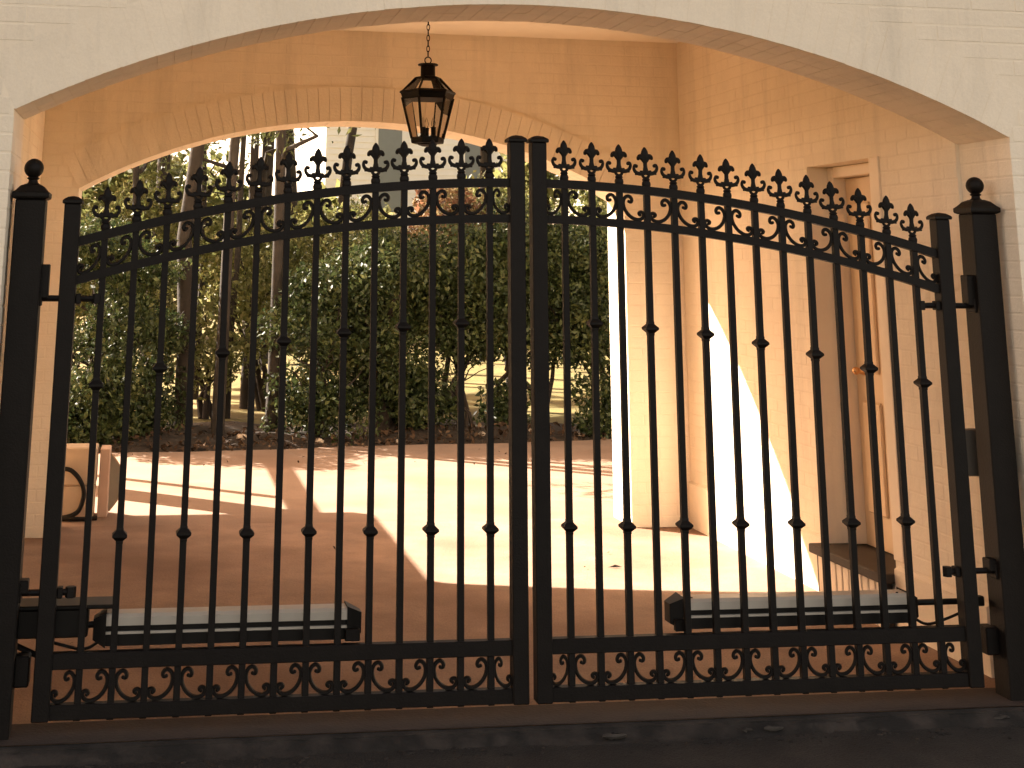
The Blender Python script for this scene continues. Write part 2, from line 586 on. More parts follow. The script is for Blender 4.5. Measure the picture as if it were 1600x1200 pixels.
# voussoirs -----------------------------------------------------------------
def voussoirs(par, A, y0, y1, th, rows, proud=0.0):
    ax, az, Rr, ang = arch_profile(A['cx'], A['hw'], A['spring'], A['rise'])
    n = int(round(2 * ang * Rr / 0.076))
    for q in range(rows):
        ya = y0 - (0 if q else proud) + (y1 - y0) * q / rows + (0.001 if q else -0.0008)
        yb = y0 + (y1 - y0) * (q + 1) / rows - (0.001 if q < rows - 1 else -0.0008)
        for i in range(n):
            w0 = -ang + 2 * ang * (i + 0.02) / n
            w1 = -ang + 2 * ang * (i + 0.98) / n
            dr = random.uniform(-0.0008, 0.0008); dy = random.uniform(-0.0006, 0.0006)
            mb = MB()
            pts = [(ax + (Rr + dr) * math.sin(w0), az + (Rr + dr) * math.cos(w0)), (ax + (Rr + dr) * math.sin(w1), az + (Rr + dr) * math.cos(w1)),
                   (ax + (Rr + th) * math.sin(w1), az + (Rr + th) * math.cos(w1)), (ax + (Rr + th) * math.sin(w0), az + (Rr + th) * math.cos(w0))]
            mb.prism(pts, ya + dy, yb + dy)
            mb.build('voussoir', M_PAINT, par)


voussoirs(front_wall, F, FY0, FY1, 0.245, 2)
voussoirs(back_wall, B, BY0, BY1, 0.245, 1, 0.012)

# bricks ----------------------------------------------------------------------
CH, BL, JT = 0.0755, 0.215, 0.007


def ring_half(A, z, extra=0.262):
    ax, az, Rr, ang = arch_profile(A['cx'], A['hw'], A['spring'], A['rise'])
    ro_ = Rr + extra
    if z < az + ro_ * math.cos(ang) and z > A['spring'] - 0.02:
        # beside the skewback: limited by the radial end of the ring
        return A['hw'] + (z - A['spring']) * math.tan(ang) + 0.012
    if z <= A['spring'] - 0.02: return A['hw']
    d = z - az
    return math.sqrt(max(ro_ * ro_ - d * d, 0)) if d < ro_ else 0.0


def face_xz(par, y, sgn, x0, x1, z0, z1, A=None):
    """bricks on a wall face at y, facing sgn along y"""
    r = 0
    z = z0
    while z + CH <= z1:
        zb, zt = z, z + CH - JT
        hw = ring_half(A, (zb + zt) / 2) if A else 0
        if A and hw == 0 and zb < A['spring'] + A['rise'] + 0.26: hw = 0.0
        spans = [(x0, x1)] if not hw else [(x0, A['cx'] - hw), (A['cx'] + hw, x1)]
        for (a, c) in spans:
            x = a - (BL + JT) * (0.5 if r % 2 else 0) if a == x0 else a - (BL + JT) * (0.5 if r % 2 else 0)
            while x < c:
                xa, xb = max(x, a), min(x + BL, c)
                if xb - xa > 0.03:
                    d = random.uniform(0.0007, 0.0019)
                    BRICKS.append((par, (xa, xb, min(y, y + sgn * d), max(y, y + sgn * d), zb, zt), 'y', sgn))
                x += BL + JT
        z += CH; r += 1


def face_yz(par, xw, sgn, y0, y1, z0, z1, hole=None):
    r = 0
    z = z0
    while z + CH <= z1:
        zb, zt = z, z + CH - JT
        y = y0 - (BL + JT) * (0.5 if r % 2 else 0)
        while y < y1:
            spans = [(max(y, y0), min(y + BL, y1))]
            if hole and zt > hole[2] and zb < hole[3]:
                nsp = []
                for (a, c) in spans:
                    if a < hole[0]: nsp.append((a, min(c, hole[0])))
                    if c > hole[1]: nsp.append((max(a, hole[1]), c))
                spans = nsp
            for (a, c) in spans:
                if c - a > 0.03:
                    d = random.uniform(0.0010, 0.0024)
                    BRICKS.append((par, (min(xw, xw + sgn * d), max(xw, xw + sgn * d), a, c, zb, zt), 'x', sgn))
            y += BL + JT
        z += CH; r += 1


face_yz(door_wall, XR, -1, FY1 + 0.005, BY0 - 0.005, 0.315, 3.42, (DY0 - 0.11, DY1 + 0.004, 0.0, DZ1 + 0.005))
face_yz(plain_wall, XL, 1, FY1 + 0.005, BY0 - 0.005, 0.0, 3.42)
face_xz(back_wall, BY0, -1, XL + 0.004, XR - 0.006, 0.0, 3.42, B)
face_xz(front_wall, FY0, -1, -4.6, 4.6, 0.0, 4.5, F)
face_yz(front_wall, F['cx'] + F['hw'] + 0.0025, -1, FY0, FY1, 0.0, 2.35)
face_yz(front_wall, F['cx'] - F['hw'] - 0.0025, 1, FY0, FY1, 0.0, 2.30)
face_yz(back_wall, B['cx'] + B['hw'] + 0.0025, -1, BY0, BY1, 0.0, 2.25)
face_yz(back_wall, B['cx'] - B['hw'] - 0.0025, 1, BY0, BY1, 0.0, 2.25)
face_xz(back_wall, BY1, 1, -3.6, 3.6, 0.0, 3.6, B)


def px_area(e):
    par, (x0, x1, y0, y1, z0, z1), ax, s = e
    c = ((x0 + x1) / 2, (y0 + y1) / 2, (z0 + z1) / 2)
    n = Vector((s, 0, 0)) if ax == 'x' else Vector((0, s, 0))
    if n.dot(CAMP - Vector(c)) <= 0: return -1
    q = cam_px(c)
    if not q or not (0 < q[0] < 1600 and 0 < q[1] < 1200): return -1
    if par is front_wall or True:
        if ax == 'x':
            f = 0.0
        # hidden behind the front wall?
        t = (FY1 - CAMP.y) / (c[1] - CAMP.y) if c[1] > FY1 else 0
        if t:
            hx = CAMP.x + (c[0] - CAMP.x) * t; hz = CAMP.z + (c[2] - CAMP.z) * t
            axx, az, Rr, ang = arch_profile(F['cx'], F['hw'], F['spring'], F['rise'])
            if abs(hx - F['cx']) > F['hw'] or (hx - axx) ** 2 + (hz - az) ** 2 > Rr * Rr and hz > F['spring']: return -1
    if ax == 'x':
        p = [cam_px((x0, a, g)) for a in (y0, y1) for g in (z0, z1)]
    else:
        p = [cam_px((a, y0, g)) for a in (x0, x1) for g in (z0, z1)]
    if any(k is None for k in p): return -1
    a, b_, c_, d = p
    return abs((b_[0] - c_[0]) * (a[1] - d[1]) - (b_[1] - c_[1]) * (a[0] - d[0])) / 2


BRICKS.sort(key=px_area, reverse=True)
IN = 0.012


def brick_box(mb, e):
    par, (x0, x1, y0, y1, z0, z1), ax, s = e
    if ax == 'x':
        if s < 0: x1 += IN
        else: x0 -= IN
    else:
        if s < 0: y1 += IN
        else: y0 -= IN
    # slightly chamfered face: paint-rounded arrises
    c = 0.003
    if ax == 'x':
        f = x0 if s < 0 else x1; k = x1 if s < 0 else x0; m_ = f - s * 0.0012
        vs = [(k, y0, z0), (k, y1, z0), (k, y1, z1), (k, y0, z1), (m_, y0, z0), (m_, y1, z0), (m_, y1, z1), (m_, y0, z1),
              (f, y0 + c, z0 + c), (f, y1 - c, z0 + c), (f, y1 - c, z1 - c), (f, y0 + c, z1 - c)]
    else:
        f = y0 if s < 0 else y1; k = y1 if s < 0 else y0; m_ = f - s * 0.0012
        vs = [(x0, k, z0), (x1, k, z0), (x1, k, z1), (x0, k, z1), (x0, m_, z0), (x1, m_, z0), (x1, m_, z1), (x0, m_, z1),
              (x0 + c, f, z0 + c), (x1 - c, f, z0 + c), (x1 - c, f, z1 - c), (x0 + c, f, z1 - c)]
    fs = [(8, 9, 10, 11)]
    for a in range(4):
        q = (a + 1) % 4
        fs.append((a, q, q + 4, a + 4)); fs.append((a + 4, q + 4, q + 8, a + 8))
    mb.add(vs, fs)


rest = {}
for i, e in enumerate(BRICKS):
    if i < 300:
        mb = MB(); brick_box(mb, e); mb.build('brick', M_PAINT, e[0])
    else:
        rest.setdefault(e[0].name, (e[0], MB()))
        brick_box(rest[e[0].name][1], e)
for k, (par, mb) in rest.items():
    tag(mb.build('brickwork', M_PAINT, par), kind='stuff')

# doorway in the side wall ---------------------------------------------------
door = MB().bbox(2.405, 2.44, DY0 + 0.03, DY1 - 0.075, DZ0 + 0.004, DZ1 - 0.07, 0.004).build('door', M_DOOR, house)
for (a, c, g, h) in ((1.24, 1.48, 0.45, 1.05), (1.56, 1.78, 0.45, 1.05), (1.24, 1.48, 1.2, 2.15), (1.56, 1.78, 1.2, 2.15)):
    MB().bbox(2.390, 2.41, a, c, g, h, 0.012).build('door_panel', M_DOOR, door)
k = MB()
k.ball((2.352, 1.745, 1.21), 0.022, 10, 6); k.tube([(2.36, 1.745, 1.21), (2.405, 1.745, 1.21)], [0.012, 0.026], 10)
k.build('door_knob', M_BRASS, door, 50)
fr = MB()
fr.bbox(2.33, 2.438, DY1 - 0.07, DY1 - 0.003, DZ0 + 0.004, DZ1 - 0.003, 0.004)
fr.bbox(2.33, 2.438, DY0 + 0.003, DY0 + 0.028, DZ0 + 0.004, DZ1 - 0.003, 0.004)
fr.bbox(2.332, 2.436, DY0 + 0.03, DY1 - 0.072, DZ1 - 0.066, DZ1 - 0.003, 0.004)
fr.build('door_frame', M_TRIM, house)
cs = MB()
cs.bbox(XR - 0.012, XR + 0.02, DY0 - 0.105, DY0 - 0.003, 0.33, DZ1 + 0.0, 0.004)
cs.build('door_casing', M_TRIM, house)
MB().bbox(2.105, 2.436, DY0 - 0.02, DY1 + 0.03, DZ0 - 0.05, DZ0 - 0.002, 0.006).build('door_sill', M_SILL, house)
st = MB().box(2.14, 2.19, DY0 + 0.02, DY1, -0.02, DZ0 - 0.053).build('door_step', M_SILL, house)
yy = DY0 + 0.02
while yy < DY1 - 0.06:
    MB().bbox(2.132, 2.16, yy + 0.004, yy + 0.066, 0.0, DZ0 - 0.056, 0.004).build('step_brick', M_PAINT, st)
    yy += 0.074
pl = MB()
for (a, c) in ((FY1 + 0.004, DY0 - 0.022), (DY1 + 0.032, BY0 - 0.004)):
    pl.add([(XR + 0.01, a, -0.05), (XR + 0.01, c, -0.05), (XR - 0.022, c, -0.05), (XR - 0.022, a, -0.05), (XR + 0.01, a, 0.31), (XR + 0.01, c, 0.31), (XR - 0.022, c, 0.29), (XR - 0.022, a, 0.29)],
           [(0, 1, 2, 3), (4, 5, 6, 7), (0, 1, 5, 4), (1, 2, 6, 5), (2, 3, 7, 6), (3, 0, 4, 7)])
pl.build('plinth', M_PAINT, house)

# porch roof on posts against the outer face of the house, beside the passage mouth
po = MB(); po.bbox(-6.5, -2.54, BY1 + 0.01, 7.02, 2.40, 2.55, 0.01)
po.build('porch_roof', M_TRIM, house)
for (x, y, s, h) in ((-2.80, 6.72, 0.15, 2.4), (-6.2, 6.72, 0.15, 2.4)):
    MB().bbox(x - s, x + s, y - s, y + s, -0.05, h - 0.002, 0.01).build('porch_post', M_TRIM, house)
MB().bbox(-2.98, -2.82, 7.03, 11.2, 2.36, 2.46, 0.01).build('porch_beam', M_TRIM, house)
for y in (7.62, 11.1):
    MB().bbox(-2.94, -2.86, y - 0.04, y + 0.04, -0.05, 2.357, 0.005).build('porch_post', M_TRIM, house)

# ------------------------------------------------------------------ gates
def ztip(x): return 2.308 - 0.0763 * x * x
def zup(x): return 2.116 - 0.0767 * x * x
def zlo(x): return 1.963 - 0.0772 * x * x


PX = [0.168 + 0.1252 * i for i in range(14)]
PW = 0.0132
ST_C, ST_H = 0.049, 1.932
SW = 0.033

# fleur-de-lis finial, origin at its foot (top of the picket)
fb = MB()
fb.lathe([(0.0145, -0.022), (0.0205, -0.016), (0.0205, -0.010), (0.0165, -0.006), (0.0195, 0.002), (0.0205, 0.010), (0.0185, 0.018), (0.0150, 0.023), (0.0185, 0.027), (0.0165, 0.032), (0.0105, 0.037)], 10, sy=0.85)
for s in (-1, 1):
    fb.tube(smooth_path([(0.0, 0, 0.034), (s * 0.010, 0, 0.040), (s * 0.0150, 0, 0.049), (s * 0.010, 0, 0.058), (0.0, 0, 0.064)], 3), 0.0066, 6)
    arm = smooth_path([(0, 0, 0.060), (s * 0.018, 0, 0.055), (s * 0.036, 0, 0.057), (s * 0.048, 0, 0.066), (s * 0.053, 0, 0.080), (s * 0.0485, 0, 0.092), (s * 0.041, 0, 0.091)], 3)
    fb.tube(arm, [0.0098 - 0.0040 * i / (len(arm) - 1) for i in range(len(arm))], 6)
    fb.ball((s * 0.0415, 0, 0.0890), 0.0085, 7, 5)
    fb.tube([(s * 0.034, 0, 0.056), (s * 0.049, 0, 0.052)], [0.0075, 0.003], 6)
    fb.tube([(s * 0.012, 0, 0.060), (s * 0.026, 0, 0.066)], [0.0095, 0.004], 6)
    pet = smooth_path([(0, 0, 0.104), (s * 0.011, 0, 0.122), (s * 0.021, 0, 0.130), (s * 0.029, 0, 0.125), (s * 0.032, 0, 0.115)], 3)
    rr_ = [0.009, 0.0098, 0.0105, 0.011, 0.0118, 0.012, 0.012, 0.0115, 0.0105, 0.0095, 0.0085, 0.007, 0.005]
    fb.tube(pet, rr_[:len(pet)], 6)
fb.lathe([(0.011, 0.058), (0.0125, 0.070), (0.0095, 0.085), (0.0095, 0.100), (0.0130, 0.115), (0.0170, 0.130), (0.0175, 0.142), (0.0145, 0.154), (0.0095, 0.164), (0.003, 0.172)], 10, sy=0.8)
ME_FIN = fb.mesh('finial', M_IRON, 45)
# knuckle: square double pyramid
kb = MB()
kb.lathe([(0.018, -0.030), (0.020, -0.027), (0.020, -0.019), (0.041, -0.004), (0.041, 0.004), (0.020, 0.019), (0.020, 0.027), (0.018, 0.030)], 4, rot=math.pi / 4)
ME_KN = kb.mesh('knuckle', M_IRON, 30)

# scroll, tall side at u=0 sweeping to u=+0.099, between rails (z 0..0.118)
def scroll_mesh(shear, h):
    k = h / 0.118
    raw = [(0.034, 0.081), (0.026, 0.078), (0.023, 0.086), (0.029, 0.096), (0.040, 0.097), (0.0475, 0.087), (0.043, 0.073)]
    # curl at the top, big arc down the picket, hook at the far foot
    raw = [(0.029, 0.083), (0.037, 0.080), (0.043, 0.088), (0.040, 0.099), (0.029, 0.106), (0.016, 0.102), (0.006, 0.088),
           (0.004, 0.068), (0.012, 0.043), (0.030, 0.021), (0.054, 0.008), (0.076, 0.007), (0.091, 0.016), (0.096, 0.030), (0.089, 0.040), (0.078, 0.039), (0.074, 0.031), (0.080, 0.027)]
    pts = smooth_path([(u, 0, z * k + shear * u) for u, z in raw], 3)
    n = len(pts)
    rad = [0.0081 if 3 < i < n - 4 else 0.0066 for i in range(n)]
    mb = MB(); mb.tube(pts, rad, 6)
    mb.ball(pts[0], 0.0075, 6, 4); mb.ball(pts[-1], 0.0072, 6, 4)
    return mb


def gate_leaf(side, label):
    g = empty('gate_leaf', (side * ST_H, 0, 0.05))
    tag(g, label, 'gate', 'two leaves of the driveway gate')
    off = Vector((-side * ST_H, 0, -0.05))

    def part(mb, name, m=M_IRON, par=g, smooth=None):
        mb.v = [tuple(Vector(p) + off) for p in mb.v]
        return mb.build(name, m, par, smooth)

    def xs(a): return side * a

    def bx(a, c, y0, y1, z0, z1, bev=0.003):
        x0, x1 = sorted((side * a, side * c))
        return MB().bbox(x0, x1, y0, y1, z0, z1, bev)

    # stiles with caps
    for (c, zt, nm) in ((ST_C, 2.292, 'meeting_stile'), (ST_H, 1.992, 'hinge_stile')):
        s = part(bx(c - SW, c + SW, -SW, SW, 0.05, zt, 0.004), nm)
        cp = MB()
        cp.lathe([(0.056, zt), (0.058, zt + 0.003), (0.058, zt + 0.012), (0.050, zt + 0.018), (0.030, zt + 0.027), (0.004, zt + 0.031)], 4, c=(xs(c), 0, 0), rot=math.pi / 4)
        cp.v = [tuple(Vector(p)) for p in cp.v]
        part(cp, 'post_cap', M_IRON, s)
    a0, a1 = ST_C + SW - 0.006, ST_H - SW + 0.006
    N = 36
    for (fn, nm, hh) in ((zup, 'arched_rail', 0.037), (zlo, 'arched_rail', 0.035)):
        pts = [(side * (a0 + (a1 - a0) * i / N), fn(a0 + (a1 - a0) * i / N)) for i in range(N + 1)]
        if side < 0: pts = pts[::-1]
        part(MB().sweep(pts, 0.040, hh), nm)
    part(bx(a0, a1, -0.021, 0.021, 0.229, 0.287), 'bottom_rail')
    part(bx(a0, a1, -0.022, 0.022, 0.052, 0.106), 'bottom_rail')
    # pickets
    for i, px_ in enumerate(PX):
        zt = ztip(px_) - 0.172
        p = part(bx(px_ - PW, px_ + PW, -PW, PW, 0.046, zt, 0.0015), 'picket')
        f = link('finial', ME_FIN, p, Vector((xs(px_), 0, zt)) + off)
        f.rotation_euler = (0, random.gauss(0, .022), random.choice((0, math.pi)) + random.uniform(-.12, .12))
        zk = 0.708 if i % 2 == 0 else 1.531 - 0.0785 * px_ * px_
        kk = link('knuckle', ME_KN, p, Vector((xs(px_), 0, zk + random.uniform(-.003, .003))) + off)
        kk.rotation_euler = (0, 0, random.uniform(-.05, .05))
    # scrolls: pairs hug every second picket
    ed = [ST_C + SW] + PX + [ST_H - SW]
    for k in range(15):
        near = k if k % 2 == 1 else k + 1      # index in ed of the picket that carries the tall side
        if k == 14: near = 14
        lo, hi = ed[k], ed[k + 1]
        lo += 0 if k == 0 else PW; hi -= 0 if k == 14 else PW
        wid = hi - lo
        d = 1 if near == k else -1             # +1: tall side at lo, sweeping outward
        for (z0f, hgt, flat) in ((zlo, None, False), (None, None, True)):
            if flat: base, h, sh = 0.107, 0.121, 0.0
            else:
                u0 = lo if d > 0 else hi
                base = zlo(u0) + 0.018; h = zup(u0) - 0.019 - base
                slope = -2 * 0.077 * ((lo + hi) / 2)
                sh = slope * d
            mb = scroll_mesh(sh, h)
            sc = wid / 0.099
            u0 = lo if d > 0 else hi
            mb.v = [(side * (u0 + d * v[0] * sc), v[1], base + v[2]) for v in mb.v]
            part(mb, 'scroll', M_IRON, g, 60)
    # hinge straps that run through the hinge stile
    for (z, inner, nm) in ((1.612, 1.80, 'hinge_bolt'), (0.503, 1.835, 'hinge_bolt')):
        t = MB().tube([(xs(inner), 0, z), (xs(2.055), 0, z)], 0.0125, 8)
        t.lathe([(0.019, z - 0.02), (0.021, z - 0.018), (0.021, z + 0.018), (0.019, z + 0.02)], 6, c=(xs(inner + 0.012), 0, 0))
        t.bbox(min(xs(ST_H - SW - 0.022), xs(ST_H - SW - 0.001)), max(xs(ST_H - SW - 0.022), xs(ST_H - SW - 0.001)), -0.02, 0.02, z - 0.02, z + 0.02, 0.003)
        part(t, nm)
    part(bx(1.80, 1.835, -0.045, -0.014, 0.487, 0.52), 'hinge_nut') if False else None
    return g


leaf_a = gate_leaf(-1, 'black wrought iron gate leaf beneath the hanging lantern, in front of the leafy garden')
leaf_b = gate_leaf(1, 'black wrought iron gate leaf in front of the side wall with the recessed doorway')


def gate_post(side, label, ztop):
    x = side * 2.122 if side > 0 else -2.10
    w = 0.060
    ei = abs(x) - w
    g = empty('gate_post', (x, 0, 0))
    tag(g, label, 'gate post', 'posts that carry the driveway gate')

    def part(mb, nm, par=g, sm=None):
        mb.v = [(p[0] - x, p[1], p[2]) for p in mb.v]
        return mb.build(nm, M_IRON, par, sm)
    part(MB().bbox(x - w, x + w, -w, w, -0.02, ztop, 0.005), 'shaft')
    cp = MB()
    q = math.sqrt(2)
    cp.lathe([(w * q, ztop), (0.072 * q, ztop + 0.006), (0.074 * q, ztop + 0.012), (0.074 * q, ztop + 0.026), (0.062 * q, ztop + 0.036), (0.045 * q, ztop + 0.055), (0.026 * q, ztop + 0.064)], 4, c=(x, 0, 0), rot=math.pi / 4)
    part(cp, 'post_cap')
    bl = MB()
    bl.lathe([(0.028, 0.055), (0.030, 0.062), (0.020, 0.070), (0.018, 0.080), (0.026, 0.087), (0.021, 0.092)], 12, c=(x, 0, ztop))
    prof = [(max(0.002, 0.040 * math.sin(math.pi * i / 10)), 0.128 - 0.040 * math.cos(math.pi * i / 10)) for i in range(11)]
    bl.lathe(prof, 14, c=(x, 0, ztop))
    part(bl, 'ball_finial', g, 40)
    s = side
    for z in (1.612, 0.503):
        m_ = MB()
        m_.bbox(*sorted((s * (ei + 0.004), s * (ei - 0.032))), -0.03, 0.03, z + 0.0, z + (0.135 if z > 1 else 0.05), 0.004)
        m_.bbox(*sorted((s * (ei + 0.004), s * (ei - 0.008))), -0.035, 0.035, z - 0.03, z + 0.03, 0.003)
        part(m_, 'hinge_bracket')
    m_ = MB()
    m_.bbox(*sorted((s * (ei + 0.003), s * (ei - 0.055))), 0.0, 0.08, 0.165, 0.275, 0.006)
    part(m_, 'stop_bracket')
    return g


gate_post(-1, 'black square gate post with ball finial, across the gate from the grey wall box', 2.005)
gate_post(1, 'black square gate post with ball finial, next to the grey wall box', 2.020)

# openers ------------------------------------------------------------------------
def opener(side, x_in, x_out, label):
    g = empty('gate_opener', (side * x_out, 0.09, 0.30))
    tag(g, label, 'gate opener', 'gate opener arms fixed inside the gate')
    ox = -side * x_out

    def part(mb, nm, m, par=g, sm=None):
        mb.v = [(p[0] + ox, p[1] - 0.09, p[2] - 0.30) for p in mb.v]
        return mb.build(nm, m, par, sm)
    y0, y1 = 0.045, 0.145
    a, c = sorted((side * (x_in + 0.06), side * (x_out - 0.05)))

    def lid(z0, z1, inset, ch):
        # box with chamfered long edges
        poly = [(y0 + inset, z0), (y1 - inset, z0), (y1 - inset, z1 - ch), (y1 - inset - ch, z1), (y0 + inset + ch, z1), (y0 + inset, z1 - ch)]
        n = len(poly); vs = [(a, y, z) for y, z in poly] + [(c, y, z) for y, z in poly]
        fs = [tuple(range(n)), tuple(range(2 * n - 1, n - 1, -1))] + [(i, (i + 1) % n, n + (i + 1) % n, n + i) for i in range(n)]
        return MB().add(vs, fs)
    part(lid(0.366, 0.408, 0.0, 0.012), 'top_cover', M_GREY)
    part(lid(0.3445, 0.3655, 0.012, 0.001), 'dark_band', M_DARKPL)
    part(lid(0.335, 0.344, 0.002, 0.001), 'trim_strip', M_GREY)
    part(lid(0.292, 0.3345, 0.005, 0.001), 'lower_housing', M_DARKPL)
    for (xa, xb, k) in ((x_in, x_in + 0.06, -1), (x_out - 0.05, x_out, 1)):
        e0, e1 = (xa, xb) if k > 0 else (xb, xa)
        vs = []
        for (xx, s_) in ((e0, 1.06), (e1, 0.62)):
            cy_, cz_ = (y0 + y1) / 2, 0.350
            for (dy, dz) in ((-0.052, -0.06), (0.052, -0.06), (0.052, 0.062), (-0.052, 0.062)):
                vs.append((side * xx, cy_ + dy * s_, cz_ + dz * s_))
        part(MB().add(vs, [(0, 1, 2, 3), (7, 6, 5, 4), (0, 1, 5, 4), (1, 2, 6, 5), (2, 3, 7, 6), (3, 0, 4, 7)]), 'end_cap', M_DARKPL)
    t = MB().tube([(side * (x_out - 0.01), 0.095, 0.362), (side * 2.03, 0.095, 0.362)], 0.0125, 8)
    t.bbox(*sorted((side * 1.995, side * 2.06)), 0.082, 0.115, 0.342, 0.382, 0.004)
    part(t, 'push_rod', M_DARKPL)
    cb_ = MB()
    cb_.tube(smooth_path([(side * (x_out - 0.03), 0.06, 0.31), (side * (x_out + 0.03), 0.05, 0.285), (side * (x_out + 0.12), 0.06, 0.30), (side * (x_out + 0.22), 0.08, 0.325)], 5), 0.006, 6)
    part(cb_, 'cable', M_DARKPL, g, 60)
    for xx in (x_in + 0.10, x_out - 0.09):
        sc_ = MB().lathe([(0.006, 0.4075), (0.006, 0.4105), (0.003, 0.4115)], 8, c=(side * xx, 0.07, 0))
        part(sc_, 'screw', M_DARKPL)
    b_ = MB().bbox(*sorted((side * (x_in + 0.01), side * (x_in + 0.07))), 0.022, 0.048, 0.29, 0.335, 0.003)
    part(b_, 'mounting_bracket', M_IRON)
    return g, part


opener(1, 0.615, 1.735, 'grey topped gate opener arm low on the gate, below the doorway wall')
g2, part2 = opener(-1, 0.69, 1.755, 'grey topped gate opener arm next to its black control box')
cb = empty('control_box', (-1.92, 0.10, 0.31))
tag(cb, 'black gate control box fixed low between gate and post, with a slanting stay', 'control box')
def cpart(mb, nm, m):
    mb.v = [(p[0] + 1.92, p[1] - 0.10, p[2] - 0.31) for p in mb.v]
    return mb.build(nm, m, cb)
cpart(MB().bbox(-2.12, -1.775, 0.05, 0.17, 0.325, 0.43, 0.006), 'case', M_DARKPL)
cpart(MB().bbox(-2.13, -1.665, 0.035, 0.185, 0.4305, 0.446, 0.004), 'lid', M_DARKPL)
cpart(MB().tube([(-2.10, 0.09, 0.318), (-1.955, 0.09, 0.252)], 0.011, 6), 'stay', M_IRON)

# grey box on the side wall behind the gate post ------------------------------------
jb = empty('wall_box', (2.2, 0.46, 0.88))
tag(jb, 'grey metal box on the brick wall just behind a gate post', 'electrical box')
def jpart(mb, nm, m):
    mb.v = [(p[0] - 2.2, p[1] - 0.46, p[2] - 0.88) for p in mb.v]
    return mb.build(nm, m, jb)
jpart(MB().bbox(2.048, 2.216, 0.135, 0.245, 0.878, 1.062, 0.006), 'case', M_BOX)
jpart(MB().bbox(2.040, 2.112, 0.122, 0.1345, 0.870, 1.070, 0.004), 'cover', M_BOX)
jpart(MB().tube([(2.068, 0.18, 1.061), (2.068, 0.18, 1.098)], 0.011, 8), 'knob', M_DARKPL)
jpart(MB().bbox(2.114, 2.214, 0.116, 0.1345, 0.862, 1.085, 0.004), 'side_plate', M_DARKPL)

# ------------------------------------------------------------------ lantern
LX, LY = -0.099, 1.9
ln = empty('hanging_lantern', (LX, LY, 2.44))
tag(ln, 'black six-sided glazed lantern hanging on a chain from the passage ceiling', 'lantern')


def lpart(mb, nm, m, par=ln, sm=None):
    mb.v = [(p[0], p[1], p[2] - 2.44) for p in mb.v]
    return mb.build(nm, m, par, sm)


chain = lpart(MB().lathe([(0.05, 3.41), (0.05, 3.43)], 14), 'ceiling_plate', M_IRON)
z = 3.412; kk = 0
while z > 2.955:
    mb = MB(); pts = []
    for i in range(13):
        w = 2 * math.pi * i / 12
        a, c = 0.0085 * math.cos(w), 0.019 * math.sin(w)
        pts.append((a, 0, z - 0.017 + c) if kk % 2 else (0, a, z - 0.017 + c))
    mb.tube(pts, 0.0028, 5, cap=False)
    lpart(mb, 'chain_link', M_IRON)
    z -= 0.0315; kk += 1
mb = MB()
mb.tube([(0.019 * math.cos(2 * math.pi * i / 16), 0, 2.918 + 0.019 * math.sin(2 * math.pi * i / 16)) for i in range(17)], 0.0035, 6, cap=False)
lpart(mb, 'hanging_ring', M_IRON)
lpart(MB().lathe([(0.058, 2.888), (0.060, 2.892), (0.054, 2.897), (0.012, 2.902)], 18), 'chimney_cap', M_IRON, ln, 30)
lpart(MB().lathe([(0.046, 2.812), (0.043, 2.82), (0.042, 2.888)], 18), 'chimney', M_IRON, ln, 30)


def hexp(r, z, k): return Vector((r * math.cos(math.pi * k / 3), r * math.sin(math.pi * k / 3), z))


lpart(MB().lathe([(0.066, 2.808), (0.074, 2.810), (0.070, 2.820), (0.046, 2.824)], 6), 'top_collar', M_IRON)
lpart(MB().lathe([(0.146, 2.690), (0.158, 2.722), (0.166, 2.728), (0.160, 2.738), (0.146, 2.742), (0.140, 2.728), (0.138, 2.692)], 6), 'eave_band', M_IRON)
lpart(MB().lathe([(0.092, 2.440), (0.096, 2.452), (0.096, 2.470), (0.085, 2.476)], 6), 'base_tray', M_IRON)
lpart(MB().lathe([(0.03, 2.424), (0.055, 2.432), (0.06, 2.441)], 10), 'base_boss', M_IRON)
for k in range(6):
    lpart(MB().tube([hexp(0.153, 2.73, k), hexp(0.070, 2.815, k)], 0.0065, 4), 'roof_bar', M_IRON)
    lpart(MB().tube([hexp(0.150, 2.70, k), hexp(0.092, 2.468, k)], 0.0075, 4), 'frame_bar', M_IRON)
    q = MB().add([hexp(0.148, 2.735, k), hexp(0.148, 2.735, k + 1), hexp(0.068, 2.812, k + 1), hexp(0.068, 2.812, k)], [(0, 1, 2, 3)])
    lpart(q, 'roof_pane', M_GLASS)
    q = MB().add([hexp(0.145, 2.70, k), hexp(0.145, 2.70, k + 1), hexp(0.089, 2.470, k + 1), hexp(0.089, 2.470, k)], [(0, 1, 2, 3)])
    lpart(q, 'glass_pane', M_GLASS)
for (x, y) in ((-0.028, -0.01), (0.030, -0.02), (0.0, 0.035)):
    s_ = lpart(MB().lathe([(0.019, 2.474), (0.019, 2.484), (0.014, 2.486), (0.014, 2.525), (0.016, 2.527), (0.016, 2.532)], 10, c=(x, y, 0)), 'candle_socket', M_IRON)
    u = MB().lathe([(0.007, 2.532), (0.012, 2.543), (0.013, 2.556), (0.008, 2.575), (0.002, 2.59)], 10, c=(x, y, 0))
    lpart(u, 'bulb', M_BULB if x < 0 else M_GLASS, s_, 60)

